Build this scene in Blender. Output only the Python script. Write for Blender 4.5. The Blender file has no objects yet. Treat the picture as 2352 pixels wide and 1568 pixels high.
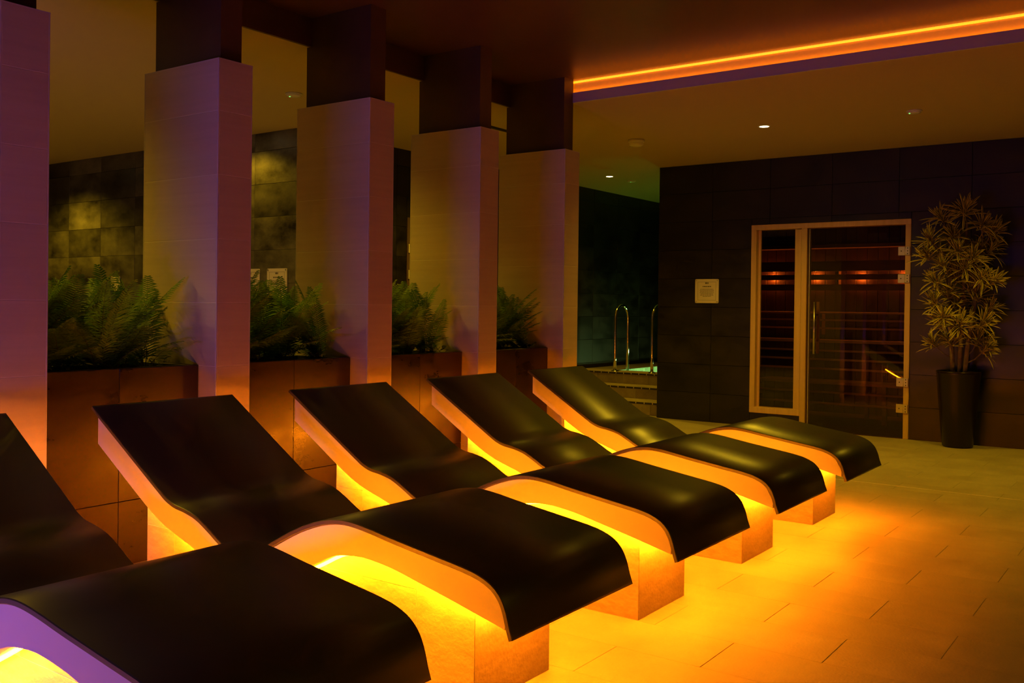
import bpy, math, random
from mathutils import Vector, Matrix, Euler

scene = bpy.context.scene
col = scene.collection

# ------------------------------------------------------------------ camera
F_PX, CY = 2183.05, 719.61
YAW, PITCH, ROLL, CAM_H = 35.749, -0.400, 0.700, 1.2039
cam_data = bpy.data.cameras.new('camera')
cam_data.sensor_width = 36.0
cam_data.lens = F_PX * 36.0 / 2352.0
cam_data.shift_y = -(784.0 - CY) / 2352.0
cam_data.clip_start = 0.02
cam = bpy.data.objects.new('camera', cam_data)
col.objects.link(cam)
_a, _b, _c = (math.radians(v) for v in (YAW, PITCH, ROLL))
_f = Vector((-math.sin(_a) * math.cos(_b), math.cos(_a) * math.cos(_b), math.sin(_b)))
_r = Vector((math.cos(_a), math.sin(_a), 0))
_u = _r.cross(_f)
_r2 = _r * math.cos(_c) + _u * math.sin(_c)
_u2 = -_r * math.sin(_c) + _u * math.cos(_c)
cam.matrix_world = Matrix(((_r2.x, _u2.x, -_f.x, 0), (_r2.y, _u2.y, -_f.y, 0), (_r2.z, _u2.z, -_f.z, CAM_H), (0, 0, 0, 1)))
scene.camera = cam

# ------------------------------------------------------------------ world, exposure, light levels
world = bpy.data.worlds.new('world')
scene.world = world
world.use_nodes = True
world.node_tree.nodes['Background'].inputs[0].default_value = (0, 0, 0, 1)
world.node_tree.nodes['Background'].inputs[1].default_value = 0.0
scene.view_settings.view_transform = 'Standard'
scene.view_settings.look = 'None'
scene.view_settings.exposure = 0.0
scene.view_settings.gamma = 1.0
scene.view_settings.use_curve_mapping = False
try:
    scene.cycles.max_bounces = 8
    scene.cycles.diffuse_bounces = 5
    scene.cycles.glossy_bounces = 4
    scene.cycles.transparent_max_bounces = 12
    scene.cycles.sample_clamp_indirect = 4.0
    scene.cycles.caustics_reflective = False
    scene.cycles.caustics_refractive = False
    scene.cycles.use_denoising = True
except Exception:
    pass

AMBER = (1.0, 0.225, 0.003)          # lounger underglow and ceiling cove
VIOLET = (0.42, 0.15, 1.0)          # added light bar at the near end, stand-in for an unseen violet source
WARM = (1.0, 0.60, 0.015)           # recessed downlights
S_LED, S_COVE, S_VIOLET = 250.0, 2.8, 54.0
W_DOWN, W_CORRIDOR, W_SAUNA, W_POOL = 46.0, 100.0, 5.5, 30.0

W_CABIN = 5.0

# ------------------------------------------------------------------ measured layout (metres)
XC, WC, TC, ZT = -3.823, 0.610, 0.2024, 2.381       # pillar front face, depth, thickness, tile top
PIT = 1.0281                                        # pitch of pillars and loungers
YC0 = 1.8503
YW, XCOR = 9.4586, -4.8257                          # sauna wall and its free corner
ZC, ZU = 2.757, 2.928                               # lower ceiling, raised ceiling
YA, XB = 5.691, -6.4226                             # dark wall behind the pillars, dark wall by the pool
XBEAM, YCOVE = -4.355, 6.121
XPL, ZPL = -3.956, 0.902
YL0, WL = 2.1205, 0.689                             # second lounger: near side, width
YREAR, XRIGHT, XLEFT, YBACK = -0.50, 2.6, -12.0, 13.6

# ------------------------------------------------------------------ materials
def new_mat(name):
    m = bpy.data.materials.new(name)
    m.use_nodes = True
    return m, m.node_tree.nodes, m.node_tree.links, m.node_tree.nodes['Principled BSDF']

def mat_plain(name, color, rough=0.5, metal=0.0, spec=0.5, coat=0.0, bump=0.0, bscale=200.0, var=0.0, vscale=5.0):
    m, n, l, p = new_mat(name)
    p.inputs['Base Color'].default_value = (*color, 1)
    p.inputs['Roughness'].default_value = rough
    p.inputs['Metallic'].default_value = metal
    p.inputs['Specular IOR Level'].default_value = spec
    p.inputs['Coat Weight'].default_value = coat
    geo = n.new('ShaderNodeNewGeometry')
    if var > 0:
        t = n.new('ShaderNodeTexNoise')
        t.inputs['Scale'].default_value = vscale
        t.inputs['Detail'].default_value = 6
        l.new(geo.outputs['Position'], t.inputs['Vector'])
        r = n.new('ShaderNodeMapRange')
        r.inputs['From Min'].default_value = 0.3
        r.inputs['From Max'].default_value = 0.7
        r.inputs['To Min'].default_value = 1 - var
        r.inputs['To Max'].default_value = 1 + var
        l.new(t.outputs['Fac'], r.inputs['Value'])
        x = n.new('ShaderNodeMix')
        x.data_type = 'RGBA'
        x.blend_type = 'MULTIPLY'
        x.inputs['Factor'].default_value = 1
        x.inputs[6].default_value = (*color, 1)
        l.new(r.outputs['Result'], x.inputs[7])
        l.new(x.outputs[2], p.inputs['Base Color'])
    if bump > 0:
        t2 = n.new('ShaderNodeTexNoise')
        t2.inputs['Scale'].default_value = bscale
        t2.inputs['Detail'].default_value = 4
        l.new(geo.outputs['Position'], t2.inputs['Vector'])
        b = n.new('ShaderNodeBump')
        b.inputs['Strength'].default_value = bump
        b.inputs['Distance'].default_value = 0.002
        l.new(t2.outputs['Fac'], b.inputs['Height'])
        l.new(b.outputs['Normal'], p.inputs['Normal'])
    return m

def mat_stone(name, c1, c2, rough=(0.35, 0.6), scale=3.0, stretch=(1, 1, 1), tile_var=0.15, bump=0.1, bscale=120.0, spec=0.5):
    """Mottled stoneware: two tones by noise, a small tone step from tile to tile, fine relief."""
    m, n, l, p = new_mat(name)
    geo = n.new('ShaderNodeNewGeometry')
    info = n.new('ShaderNodeObjectInfo')
    mp = n.new('ShaderNodeMapping')
    mp.inputs['Scale'].default_value = stretch
    l.new(geo.outputs['Position'], mp.inputs['Vector'])
    off = n.new('ShaderNodeVectorMath')
    off.operation = 'MULTIPLY_ADD'
    l.new(info.outputs['Random'], off.inputs[0])
    off.inputs[1].default_value = (7.3, 3.1, 5.7)
    l.new(mp.outputs['Vector'], off.inputs[2])
    t = n.new('ShaderNodeTexNoise')
    t.inputs['Scale'].default_value = scale
    t.inputs['Detail'].default_value = 8
    t.inputs['Roughness'].default_value = 0.65
    l.new(off.outputs['Vector'], t.inputs['Vector'])
    ramp = n.new('ShaderNodeValToRGB')
    ramp.color_ramp.elements[0].position = 0.33
    ramp.color_ramp.elements[1].position = 0.68
    ramp.color_ramp.elements[0].color = (*c1, 1)
    ramp.color_ramp.elements[1].color = (*c2, 1)
    l.new(t.outputs['Fac'], ramp.inputs['Fac'])
    mr = n.new('ShaderNodeMapRange')
    mr.inputs['To Min'].default_value = 1 - tile_var
    mr.inputs['To Max'].default_value = 1 + tile_var
    l.new(info.outputs['Random'], mr.inputs['Value'])
    x = n.new('ShaderNodeMix')
    x.data_type = 'RGBA'
    x.blend_type = 'MULTIPLY'
    x.inputs['Factor'].default_value = 1
    l.new(ramp.outputs['Color'], x.inputs[6])
    l.new(mr.outputs['Result'], x.inputs[7])
    l.new(x.outputs[2], p.inputs['Base Color'])
    rr = n.new('ShaderNodeMapRange')
    rr.inputs['From Min'].default_value = 0.3
    rr.inputs['From Max'].default_value = 0.7
    rr.inputs['To Min'].default_value = rough[0]
    rr.inputs['To Max'].default_value = rough[1]
    l.new(t.outputs['Fac'], rr.inputs['Value'])
    l.new(rr.outputs['Result'], p.inputs['Roughness'])
    p.inputs['Specular IOR Level'].default_value = spec
    t2 = n.new('ShaderNodeTexNoise')
    t2.inputs['Scale'].default_value = bscale
    t2.inputs['Detail'].default_value = 3
    l.new(geo.outputs['Position'], t2.inputs['Vector'])
    b = n.new('ShaderNodeBump')
    b.inputs['Strength'].default_value = bump
    b.inputs['Distance'].default_value = 0.003
    l.new(t2.outputs['Fac'], b.inputs['Height'])
    l.new(b.outputs['Normal'], p.inputs['Normal'])
    return m

def mat_emit(name, color, strength):
    m, n, l, p = new_mat(name)
    p.inputs['Base Color'].default_value = (0.8, 0.8, 0.8, 1)
    p.inputs['Emission Color'].default_value = (*color, 1)
    p.inputs['Emission Strength'].default_value = strength
    return m

def mat_glass(name, tint, ior=1.5, bump=0.0, rough=0.0):
    m, n, l, p = new_mat(name)
    n.remove(p)
    out = n['Material Output']
    tr = n.new('ShaderNodeBsdfTransparent')
    tr.inputs['Color'].default_value = (*tint, 1)
    gl = n.new('ShaderNodeBsdfGlossy')
    gl.inputs['Roughness'].default_value = rough
    fr = n.new('ShaderNodeFresnel')
    fr.inputs['IOR'].default_value = ior
    mx = n.new('ShaderNodeMixShader')
    l.new(fr.outputs['Fac'], mx.inputs['Fac'])
    l.new(tr.outputs[0], mx.inputs[1])
    l.new(gl.outputs[0], mx.inputs[2])
    l.new(mx.outputs[0], out.inputs['Surface'])
    if bump > 0:
        geo = n.new('ShaderNodeNewGeometry')
        t = n.new('ShaderNodeTexNoise')
        t.inputs['Scale'].default_value = 9
        l.new(geo.outputs['Position'], t.inputs['Vector'])
        b = n.new('ShaderNodeBump')
        b.inputs['Strength'].default_value = bump
        b.inputs['Distance'].default_value = 0.02
        l.new(t.outputs['Fac'], b.inputs['Height'])
        l.new(b.outputs['Normal'], gl.inputs['Normal'])
        l.new(b.outputs['Normal'], fr.inputs['Normal'])
    return m

def mat_wood(name, c1, c2, axis=2, rough=0.45):
    s = [26.0, 26.0, 26.0]
    s[axis] = 1.6
    return mat_stone(name, c1, c2, rough=(rough - 0.05, rough + 0.1), scale=1.0, stretch=tuple(s), tile_var=0.1, bump=0.05)

M = {}
M['slab'] = mat_plain('lounger_black_slab', (0.042, 0.036, 0.021), rough=0.36, spec=0.55, bump=0.03, bscale=700)
M['body'] = mat_plain('lounger_white_body', (0.78, 0.74, 0.72), rough=0.4)
M['plinth'] = mat_stone('plinth_stone_tile', (0.38, 0.30, 0.22), (0.52, 0.43, 0.33), scale=14, stretch=(1, 1, 3), tile_var=0.06, bump=0.5, bscale=90)
M['floor'] = mat_stone('floor_stone_tile', (0.36, 0.30, 0.23), (0.45, 0.385, 0.30), rough=(0.42, 0.62), scale=5, tile_var=0.03, bump=0.7, bscale=110)
M['floor_grout'] = mat_plain('floor_grout', (0.33, 0.28, 0.215), rough=0.9)
M['wall_tile'] = mat_stone('wall_oxide_tile', (0.004, 0.0027, 0.0018), (0.016, 0.0105, 0.006), rough=(0.32, 0.55), scale=2.6, stretch=(1, 1, 2.0), tile_var=0.25, bump=0.08)
M['wall_tile_a'] = mat_stone('corridor_metallic_tile', (0.014, 0.012, 0.008), (0.17, 0.155, 0.10), rough=(0.30, 0.52), scale=2.2, stretch=(1, 1, 1.6), tile_var=0.4, bump=0.08)
M['wall_grout'] = mat_plain('wall_grout', (0.010, 0.008, 0.006), rough=0.9)
M['planter'] = mat_stone('planter_oxide_tile', (0.013, 0.0038, 0.0016), (0.032, 0.010, 0.0045), rough=(0.22, 0.45), scale=4, stretch=(1, 1, 2), tile_var=0.15, bump=0.06)
M['col_tile'] = mat_stone('pillar_cream_tile', (0.66, 0.55, 0.47), (0.72, 0.61, 0.53), rough=(0.32, 0.42), scale=1.2, stretch=(1, 1, 30), tile_var=0.03, bump=0.03)
M['col_grout'] = mat_plain('pillar_light_grout', (0.85, 0.78, 0.72), rough=0.8)
M['col_trim'] = mat_plain('pillar_edge_trim', (0.72, 0.66, 0.64), rough=0.3)
M['ceil'] = mat_plain('ceiling_paint', (0.55, 0.43, 0.20), rough=0.75, bump=0.05, bscale=60)
M['ceil_dark'] = mat_plain('ceiling_brown_gloss', (0.105, 0.045, 0.020), rough=0.34, spec=0.5, bump=0.12, bscale=7)
M['brown_paint'] = mat_plain('dark_brown_paint', (0.085, 0.048, 0.036), rough=0.5, var=0.1)
M['soil'] = mat_plain('planter_soil', (0.018, 0.013, 0.009), rough=0.95, bump=1.0, bscale=60)
M['fern1'] = mat_plain('fern_green', (0.17, 0.34, 0.03), rough=0.5, var=0.3, vscale=12)
M['fern2'] = mat_plain('fern_dark_green', (0.07, 0.18, 0.03), rough=0.5, var=0.3, vscale=12)
def make_translucent(m, fac):
    n, l = m.node_tree.nodes, m.node_tree.links
    p, out = n['Principled BSDF'], n['Material Output']
    t = n.new('ShaderNodeBsdfTranslucent')
    mx = n.new('ShaderNodeMixShader')
    mx.inputs['Fac'].default_value = fac
    src = p.inputs['Base Color']
    if src.is_linked:
        l.new(src.links[0].from_socket, t.inputs['Color'])
    else:
        t.inputs['Color'].default_value = src.default_value
    l.new(p.outputs[0], mx.inputs[1])
    l.new(t.outputs[0], mx.inputs[2])
    l.new(mx.outputs[0], out.inputs['Surface'])
make_translucent(M['fern1'], 0.45)
make_translucent(M['fern2'], 0.35)
M['stem'] = mat_plain('fern_stem', (0.10, 0.07, 0.03), rough=0.6)
M['broad'] = mat_plain('broad_leaf_green', (0.05, 0.085, 0.03), rough=0.25)
M['leaf_green'] = mat_plain('dracaena_green', (0.06, 0.075, 0.012), rough=0.4)
M['leaf_yellow'] = mat_plain('dracaena_yellow_margin', (0.62, 0.46, 0.06), rough=0.4)
M['cane'] = mat_plain('dracaena_cane', (0.20, 0.13, 0.07), rough=0.8, var=0.35, vscale=25, bump=0.6)
M['pot'] = mat_plain('pot_dark_glaze', (0.012, 0.006, 0.003), rough=0.25, spec=0.35)
M['wood'] = mat_wood('sauna_frame_wood', (0.58, 0.37, 0.13), (0.70, 0.47, 0.19))
M['wood_in'] = mat_wood('sauna_dark_wood', (0.10, 0.045, 0.020), (0.16, 0.075, 0.035), axis=0)
M['wood_panel'] = mat_wood('sauna_wall_board', (0.045, 0.018, 0.008), (0.075, 0.032, 0.015), axis=2)
M['bench_wood'] = mat_wood('sauna_bench_wood', (0.30, 0.17, 0.08), (0.42, 0.25, 0.12), axis=0)
M['glass'] = mat_glass('sauna_glass', (0.80, 0.74, 0.68))
M['steel'] = mat_plain('brushed_steel', (0.62, 0.58, 0.55), rough=0.28, metal=1.0)
M['chrome'] = mat_plain('polished_steel', (0.75, 0.72, 0.68), rough=0.10, metal=1.0)
M['hinge'] = mat_plain('hinge_satin', (0.55, 0.48, 0.46), rough=0.45, metal=0.3)
M['dark'] = mat_plain('dark_fitting', (0.012, 0.010, 0.009), rough=0.5)
M['white'] = mat_plain('white_plastic', (0.75, 0.72, 0.68), rough=0.4)
M['plaque'] = mat_plain('plaque_face', (0.85, 0.78, 0.62), rough=0.18, coat=0.4)
M['ink'] = mat_plain('plaque_print', (0.14, 0.12, 0.09), rough=0.5)
M['step'] = mat_stone('step_tile', (0.20, 0.16, 0.11), (0.30, 0.25, 0.18), scale=8, tile_var=0.1, bump=0.2)
M['nosing'] = mat_plain('step_nosing_tile', (0.03, 0.026, 0.02), rough=0.4)
M['tread'] = mat_stone('step_tread_tile', (0.36, 0.29, 0.19), (0.46, 0.38, 0.26), scale=8, tile_var=0.06, bump=0.2)
M['mosaic'] = mat_plain('pool_mosaic', (0.50, 0.66, 0.50), rough=0.3, var=0.35, vscale=40)
M['water'] = mat_glass('pool_water', (0.80, 0.93, 0.84), ior=1.33, bump=0.25)
M['led'] = mat_emit('amber_led', AMBER, S_LED)
M['led_far'] = mat_emit('amber_led_channel', AMBER, S_LED * 0.62)
M['led_foot'] = mat_emit('amber_led_foot', AMBER, S_LED * 1.22)
M['cove'] = mat_emit('amber_cove_diffuser', AMBER, S_COVE)
M['cove_led'] = mat_emit('amber_cove_led', AMBER, S_COVE * 7)
M['violet'] = mat_emit('violet_led', VIOLET, S_VIOLET)
M['lens'] = mat_emit('downlight_lens', (1.0, 0.80, 0.36), 14.0)
M['green_led'] = mat_emit('green_indicator', (0.1, 1.0, 0.15), 3.0)
M['sauna_lamp'] = mat_emit('sauna_lamp_glow', (1.0, 0.26, 0.03), 2.5)
M['pool_lamp'] = mat_emit('pool_lamp_lens', (0.45, 1.0, 0.45), 3.0)

# ------------------------------------------------------------------ mesh helpers
def world_off(o):
    v = Vector((0, 0, 0))
    while o is not None:
        v = v + o.location
        o = o.parent
    return v

def add(name, mesh, parent=None, loc=None):
    o = bpy.data.objects.new(name, mesh)
    if parent is not None:
        o.parent = parent
    if loc is not None:
        o.location = Vector(loc) - (world_off(parent) if parent is not None else Vector((0, 0, 0)))
    col.objects.link(o)
    return o

def thing(name, loc, label=None, cat=None, group=None, kind=None):
    o = bpy.data.objects.new(name, None)
    o.empty_display_size = 0.1
    o.location = loc
    col.objects.link(o)
    return tag(o, label, cat, group, kind)

def tag(o, label=None, cat=None, group=None, kind=None):
    if label: o['label'] = label
    if cat: o['category'] = cat
    if group: o['group'] = group
    if kind: o['kind'] = kind
    return o

class MB:
    """Collects shapes in world coordinates and links them as one mesh object."""
    def __init__(s):
        s.v, s.f, s.mi, s.sm = [], [], [], []
    def face(s, idx, mi=0, sm=False):
        s.f.append(idx); s.mi.append(mi); s.sm.append(sm)
    def box(s, x0, x1, y0, y1, z0, z1, mi=0, ch=0.0):
        b = len(s.v)
        if ch <= 0:
            s.v += [(x, y, z) for z in (z0, z1) for y in (y0, y1) for x in (x0, x1)]
            for q in ((0, 2, 3, 1), (4, 5, 7, 6), (0, 1, 5, 4), (1, 3, 7, 5), (3, 2, 6, 7), (2, 0, 4, 6)):
                s.face(tuple(b + i for i in q), mi)
            return s
        # chamfered on every edge
        idx = {}
        X, Y, Z = (x0, x1), (y0, y1), (z0, z1)
        for i in (0, 1):
            for j in (0, 1):
                for k in (0, 1):
                    sx, sy, sz = (1 if i == 0 else -1), (1 if j == 0 else -1), (1 if k == 0 else -1)
                    for ax in range(3):
                        p = [X[i] + sx * ch, Y[j] + sy * ch, Z[k] + sz * ch]
                        p[ax] = (X[i], Y[j], Z[k])[ax]
                        idx[(i, j, k, ax)] = len(s.v)
                        s.v.append(tuple(p))
        for ax in range(3):
            o1, o2 = [a for a in range(3) if a != ax]
            for side in (0, 1):
                q = []
                for (a, c) in ((0, 0), (1, 0), (1, 1), (0, 1)):
                    key = [0, 0, 0]
                    key[ax] = side; key[o1] = a; key[o2] = c
                    q.append(idx[(*key, ax)])
                if (side == 0) != (ax == 1): q.reverse()
                s.face(tuple(q), mi)
        for ax in range(3):      # edges along ax
            o1, o2 = [a for a in range(3) if a != ax]
            for a in (0, 1):
                for c in (0, 1):
                    k0 = [0, 0, 0]; k1 = [0, 0, 0]
                    k0[o1] = k1[o1] = a; k0[o2] = k1[o2] = c; k1[ax] = 1
                    s.face((idx[(*k0, o1)], idx[(*k1, o1)], idx[(*k1, o2)], idx[(*k0, o2)]), mi)
        for i in (0, 1):
            for j in (0, 1):
                for k in (0, 1):
                    s.face((idx[(i, j, k, 0)], idx[(i, j, k, 1)], idx[(i, j, k, 2)]), mi)
        return s
    def prism(s, poly, y0, y1, mi=0):
        """poly: list of (x, z), extruded along y."""
        b, n = len(s.v), len(poly)
        s.v += [(x, y0, z) for x, z in poly] + [(x, y1, z) for x, z in poly]
        s.face(tuple(range(b, b + n)), mi)
        s.face(tuple(range(b + 2 * n - 1, b + n - 1, -1)), mi)
        for i in range(n):
            j = (i + 1) % n
            s.face((b + j, b + i, b + n + i, b + n + j), mi)
        return s
    def tube(s, pts, r, seg=10, mi=0, cap=True, closed=False):
        b, n = len(s.v), len(pts)
        pts = [Vector(p) for p in pts]
        rs = r if isinstance(r, (list, tuple)) else [r] * n
        prev = None
        for i, p in enumerate(pts):
            t = (pts[min(i + 1, n - 1)] - pts[max(i - 1, 0)]).normalized()
            if prev is None:
                a = Vector((0, 0, 1)) if abs(t.z) < 0.9 else Vector((1, 0, 0))
                prev = t.cross(a).normalized()
            prev = (prev - t * prev.dot(t)).normalized()
            w = t.cross(prev)
            for k in range(seg):
                an = 2 * math.pi * k / seg
                s.v.append(tuple(p + (prev * math.cos(an) + w * math.sin(an)) * rs[i]))
        for i in range(n - 1):
            for k in range(seg):
                k2 = (k + 1) % seg
                s.face((b + i * seg + k, b + i * seg + k2, b + (i + 1) * seg + k2, b + (i + 1) * seg + k), mi, True)
        if cap:
            s.face(tuple(b + k for k in range(seg))[::-1], mi)
            s.face(tuple(b + (n - 1) * seg + k for k in range(seg)), mi)
        return s
    def lathe(s, prof, cx, cy, seg=24, mi=0, cap=True):
        b = len(s.v)
        for (r, z) in prof:
            for k in range(seg):
                an = 2 * math.pi * k / seg
                s.v.append((cx + r * math.cos(an), cy + r * math.sin(an), z))
        for i in range(len(prof) - 1):
            for k in range(seg):
                k2 = (k + 1) % seg
                s.face((b + i * seg + k, b + i * seg + k2, b + (i + 1) * seg + k2, b + (i + 1) * seg + k), mi, True)
        if cap:
            s.face(tuple(b + k for k in range(seg))[::-1], mi)
            s.face(tuple(b + (len(prof) - 1) * seg + k for k in range(seg)), mi)
        return s
    def mesh(s, name, mats, off=Vector((0, 0, 0))):
        me = bpy.data.meshes.new(name)
        me.from_pydata([(x - off.x, y - off.y, z - off.z) for x, y, z in s.v], [], s.f)
        for m in (mats if isinstance(mats, (list, tuple)) else [mats]):
            me.materials.append(m)
        me.polygons.foreach_set('material_index', s.mi)
        me.polygons.foreach_set('use_smooth', s.sm)
        me.update()
        return me
    def build(s, name, mats, parent=None, loc=None):
        if parent is not None:
            off = world_off(parent)
            return add(name, s.mesh(name, mats, off), parent)
        if loc is not None:
            return add(name, s.mesh(name, mats, Vector(loc)), None, loc)
        return add(name, s.mesh(name, mats))

def box(name, x0, x1, y0, y1, z0, z1, mat, parent=None, ch=0.0, loc=None):
    return MB().box(x0, x1, y0, y1, z0, z1, ch=ch).build(name, mat, parent, loc)

_cache = {}
def piece(name, x0, x1, y0, y1, z0, z1, mat, parent, ch=0.0012):
    """A box-shaped piece that shares its mesh with every piece of the same size and material."""
    key = (round(x1 - x0, 4), round(y1 - y0, 4), round(z1 - z0, 4), mat.name, ch)
    if key not in _cache:
        hx, hy, hz = key[0] / 2, key[1] / 2, key[2] / 2
        _cache[key] = MB().box(-hx, hx, -hy, hy, -hz, hz, ch=min(ch, hx * .4, hy * .4, hz * .4)).mesh(name, mat)
    return add(name, _cache[key], parent, ((x0 + x1) / 2, (y0 + y1) / 2, (z0 + z1) / 2))

def copy_tree(o, parent=None):
    c = o.copy()
    col.objects.link(c)
    c.parent = parent
    for ch in list(o.children):
        copy_tree(ch, c)
    return c

def subtract(rects, hole):
    out = []
    hx0, hx1, hz0, hz1 = hole
    for (a, b, c, d) in rects:
        if b <= hx0 or a >= hx1 or d <= hz0 or c >= hz1:
            out.append((a, b, c, d)); continue
        if a < hx0: out.append((a, hx0, c, d))
        if b > hx1: out.append((hx1, b, c, d))
        m0, m1 = max(a, hx0), min(b, hx1)
        if c < hz0: out.append((m0, m1, c, hz0))
        if d > hz1: out.append((m0, m1, hz1, d))
    return [r for r in out if r[1] - r[0] > 0.012 and r[3] - r[2] > 0.012]

def tile_grid(u0, u1, z0, z1, w, h, ua, za, holes=(), gap=0.003):
    rects = []
    i0, i1 = math.floor((u0 - ua) / w), math.ceil((u1 - ua) / w)
    j0, j1 = math.floor((z0 - za) / h), math.ceil((z1 - za) / h)
    for i in range(i0, i1):
        for j in range(j0, j1):
            a, b = max(u0, ua + i * w), min(u1, ua + (i + 1) * w)
            c, d = max(z0, za + j * h), min(z1, za + (j + 1) * h)
            if b - a > 0.015 and d - c > 0.015:
                rects.append((a, b, c, d))
    for hl in holes:
        rects = subtract(rects, hl)
    g = gap / 2
    return [(a + g, b - g, c + g, d - g) for a, b, c, d in rects]

# ------------------------------------------------------------------ floor
floor = MB().box(XLEFT, XRIGHT, YREAR, YBACK, -0.12, -0.0012).build('floor', M['floor_grout'])
tag(floor, 'beige stone tile floor laid in staggered rows beside the loungers', kind='structure')
RW, RL = 0.2915, 0.636
y = 2.675 - RW * 12
k = -12
while y < YW - 0.02:
    y1 = min(y + RW, YW - 0.001)
    a0 = -1.658 if k % 2 == 0 else -1.338
    x = a0 - RL * 4
    if y1 > 0.7:
        while x < 0.55:
            xa, xb = max(x, -3.954), x + RL
            if xb - xa > 0.02:
                piece('floor_tile', xa + 0.0010, xb - 0.0010, max(y, 0.4) + 0.0007, y1 - 0.0007, -0.012, 0.0, M['floor'], floor, ch=0.001)
            x += RL
    y += RW
    k += 1
# rest of the floor beyond the visible rows
box('floor_field', XLEFT, -3.957, YREAR, YW, -0.012, -0.0005, M['floor'], floor)
box('floor_field', 0.93, XRIGHT, YREAR, YW, -0.012, -0.0005, M['floor'], floor)
box('movement_joint', -3.95, 0.9, 6.872, 6.884, -0.01, 0.0012, M['col_trim'], floor)

# ------------------------------------------------------------------ ceiling
ceil = thing('ceiling', (0, 0, ZC), 'low painted ceiling around the raised brown glossy ceiling panel', kind='structure')
XCF = 1.7            # right edge of the raised field
box('low_ceiling', XLEFT, XBEAM - 0.02, YREAR, YBACK, ZC, ZC + 0.03, M['ceil'], ceil)
box('low_ceiling', XBEAM - 0.02, XRIGHT, YCOVE + 0.060, YBACK, ZC, ZC + 0.03, M['ceil'], ceil)
box('low_ceiling', XCF + 0.02, XRIGHT, YREAR, YCOVE + 0.060, ZC, ZC + 0.03, M['ceil'], ceil)
box('raised_ceiling', XBEAM - 0.1, XCF + 0.1, YREAR, YCOVE + 0.3, ZU, ZU + 0.04, M['ceil_dark'], ceil)
box('fascia', XBEAM - 0.02, XBEAM, YREAR, YCOVE + 0.060, ZC, ZU, M['brown_paint'], ceil)
box('fascia', XCF, XCF + 0.02, YREAR, YCOVE, ZC, ZU, M['brown_paint'], ceil)
box('cove_lip', XBEAM, XCF, YCOVE, YCOVE + 0.012, ZC, ZC + 0.076, M['white'], ceil)
box('cove_floor', XBEAM, XCF, YCOVE + 0.012, YCOVE + 0.046, ZC, ZC + 0.05, M['ceil'], ceil)
box('cove_riser', XBEAM, XCF, YCOVE + 0.046, YCOVE + 0.06, ZC, ZU, M['ceil'], ceil)
cove = thing('cove_light', (-1.3, YCOVE + 0.04, ZU - 0.03), 'amber light strip in the ceiling cove above the loungers', 'light strip')
box('diffuser', XBEAM + 0.02, XCF - 0.02, YCOVE + 0.034, YCOVE + 0.0455, ZU - 0.013, ZU - 0.0005, M['cove'], cove)
box('led_strip', XBEAM + 0.02, XCF - 0.02, YCOVE + 0.014, YCOVE + 0.024, ZC + 0.0505, ZC + 0.056, M['cove_led'], cove)

# ------------------------------------------------------------------ walls
SX0, SXM0, SXM1, SX1 = -3.755, -3.296, -3.172, -2.187      # sauna frame: outer left, mullion, outer right
ZS, ZSILL = 2.08, 0.14
wall_sauna = thing('wall_sauna', (XCOR, YW, 0), 'dark oxide tiled wall around the glass sauna door', kind='structure')
for b in ((XCOR + 0.012, SX0, 0, ZC), (SX1, XRIGHT, 0, ZC), (SX0, SX1, ZS, ZC), (SX0, SXM1 - 0.06, 0, ZSILL)):
    box('wall_core', b[0], b[1], YW + 0.010, YW + 0.14, b[2], b[3], M['wall_grout'], wall_sauna)
holes = [(SX0, SX1, ZSILL, ZS), (SXM1 - 0.06, SX1, -1, ZS)]
for a, b, c, d in tile_grid(XCOR, 0.9, 0, ZC, 0.631, 0.3065, XCOR, ZC, holes):
    piece('wall_tile', a, b, YW, YW + 0.010, c, d, M['wall_tile'], wall_sauna)
for a, b, c, d in tile_grid(YW + 0.010, YBACK, 0, ZC, 0.631, 0.3065, YW + 0.010, ZC):
    piece('wall_tile', XCOR, XCOR + 0.010, a, b, c, d, M['wall_tile'], wall_sauna)
box('wall_core', XCOR + 0.0102, XCOR + 0.12, YW + 0.14, YBACK, 0, ZC, M['wall_grout'], wall_sauna)
box('plain_tiling', 0.9, XRIGHT, YW, YW + 0.010, 0, ZC, M['wall_tile'], wall_sauna)

wall_a = thing('wall_corridor', (XB, YA, 0), 'dark mottled metallic tile wall behind the pillars', kind='structure')
box('wall_core', XLEFT, XB - 0.012, YA + 0.010, YA + 0.12, 0, ZC, M['wall_grout'], wall_a)
for a, b, c, d in tile_grid(-11.2, XB, 0.49, ZC, 0.631, 0.30, -10.175, 1.69):
    piece('wall_tile', a, b, YA, YA + 0.010, c, d, M['wall_tile_a'], wall_a)
box('plain_tiling', -11.2, XB, YA, YA + 0.010, 0, 0.487, M['wall_tile'], wall_a)
box('plain_tiling', XLEFT, -11.2, YA, YA + 0.010, 0, ZC, M['wall_tile'], wall_a)

wall_b = thing('wall_pool', (XB, YBACK, 0), 'dark greenish tile wall behind the plunge pool', kind='structure')
box('wall_core', XB - 0.12, XB - 0.010, YA + 0.010, YBACK, 0, ZC, M['wall_grout'], wall_b)
for a, b, c, d in tile_grid(YA, YBACK, 0, ZC, 0.631, 0.30, YA, 1.69, [(7.10, 8.05, -1, 2.085)]):
    piece('wall_tile', XB - 0.010, XB, a, b, c, d, M['wall_tile'], wall_b)

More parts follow.
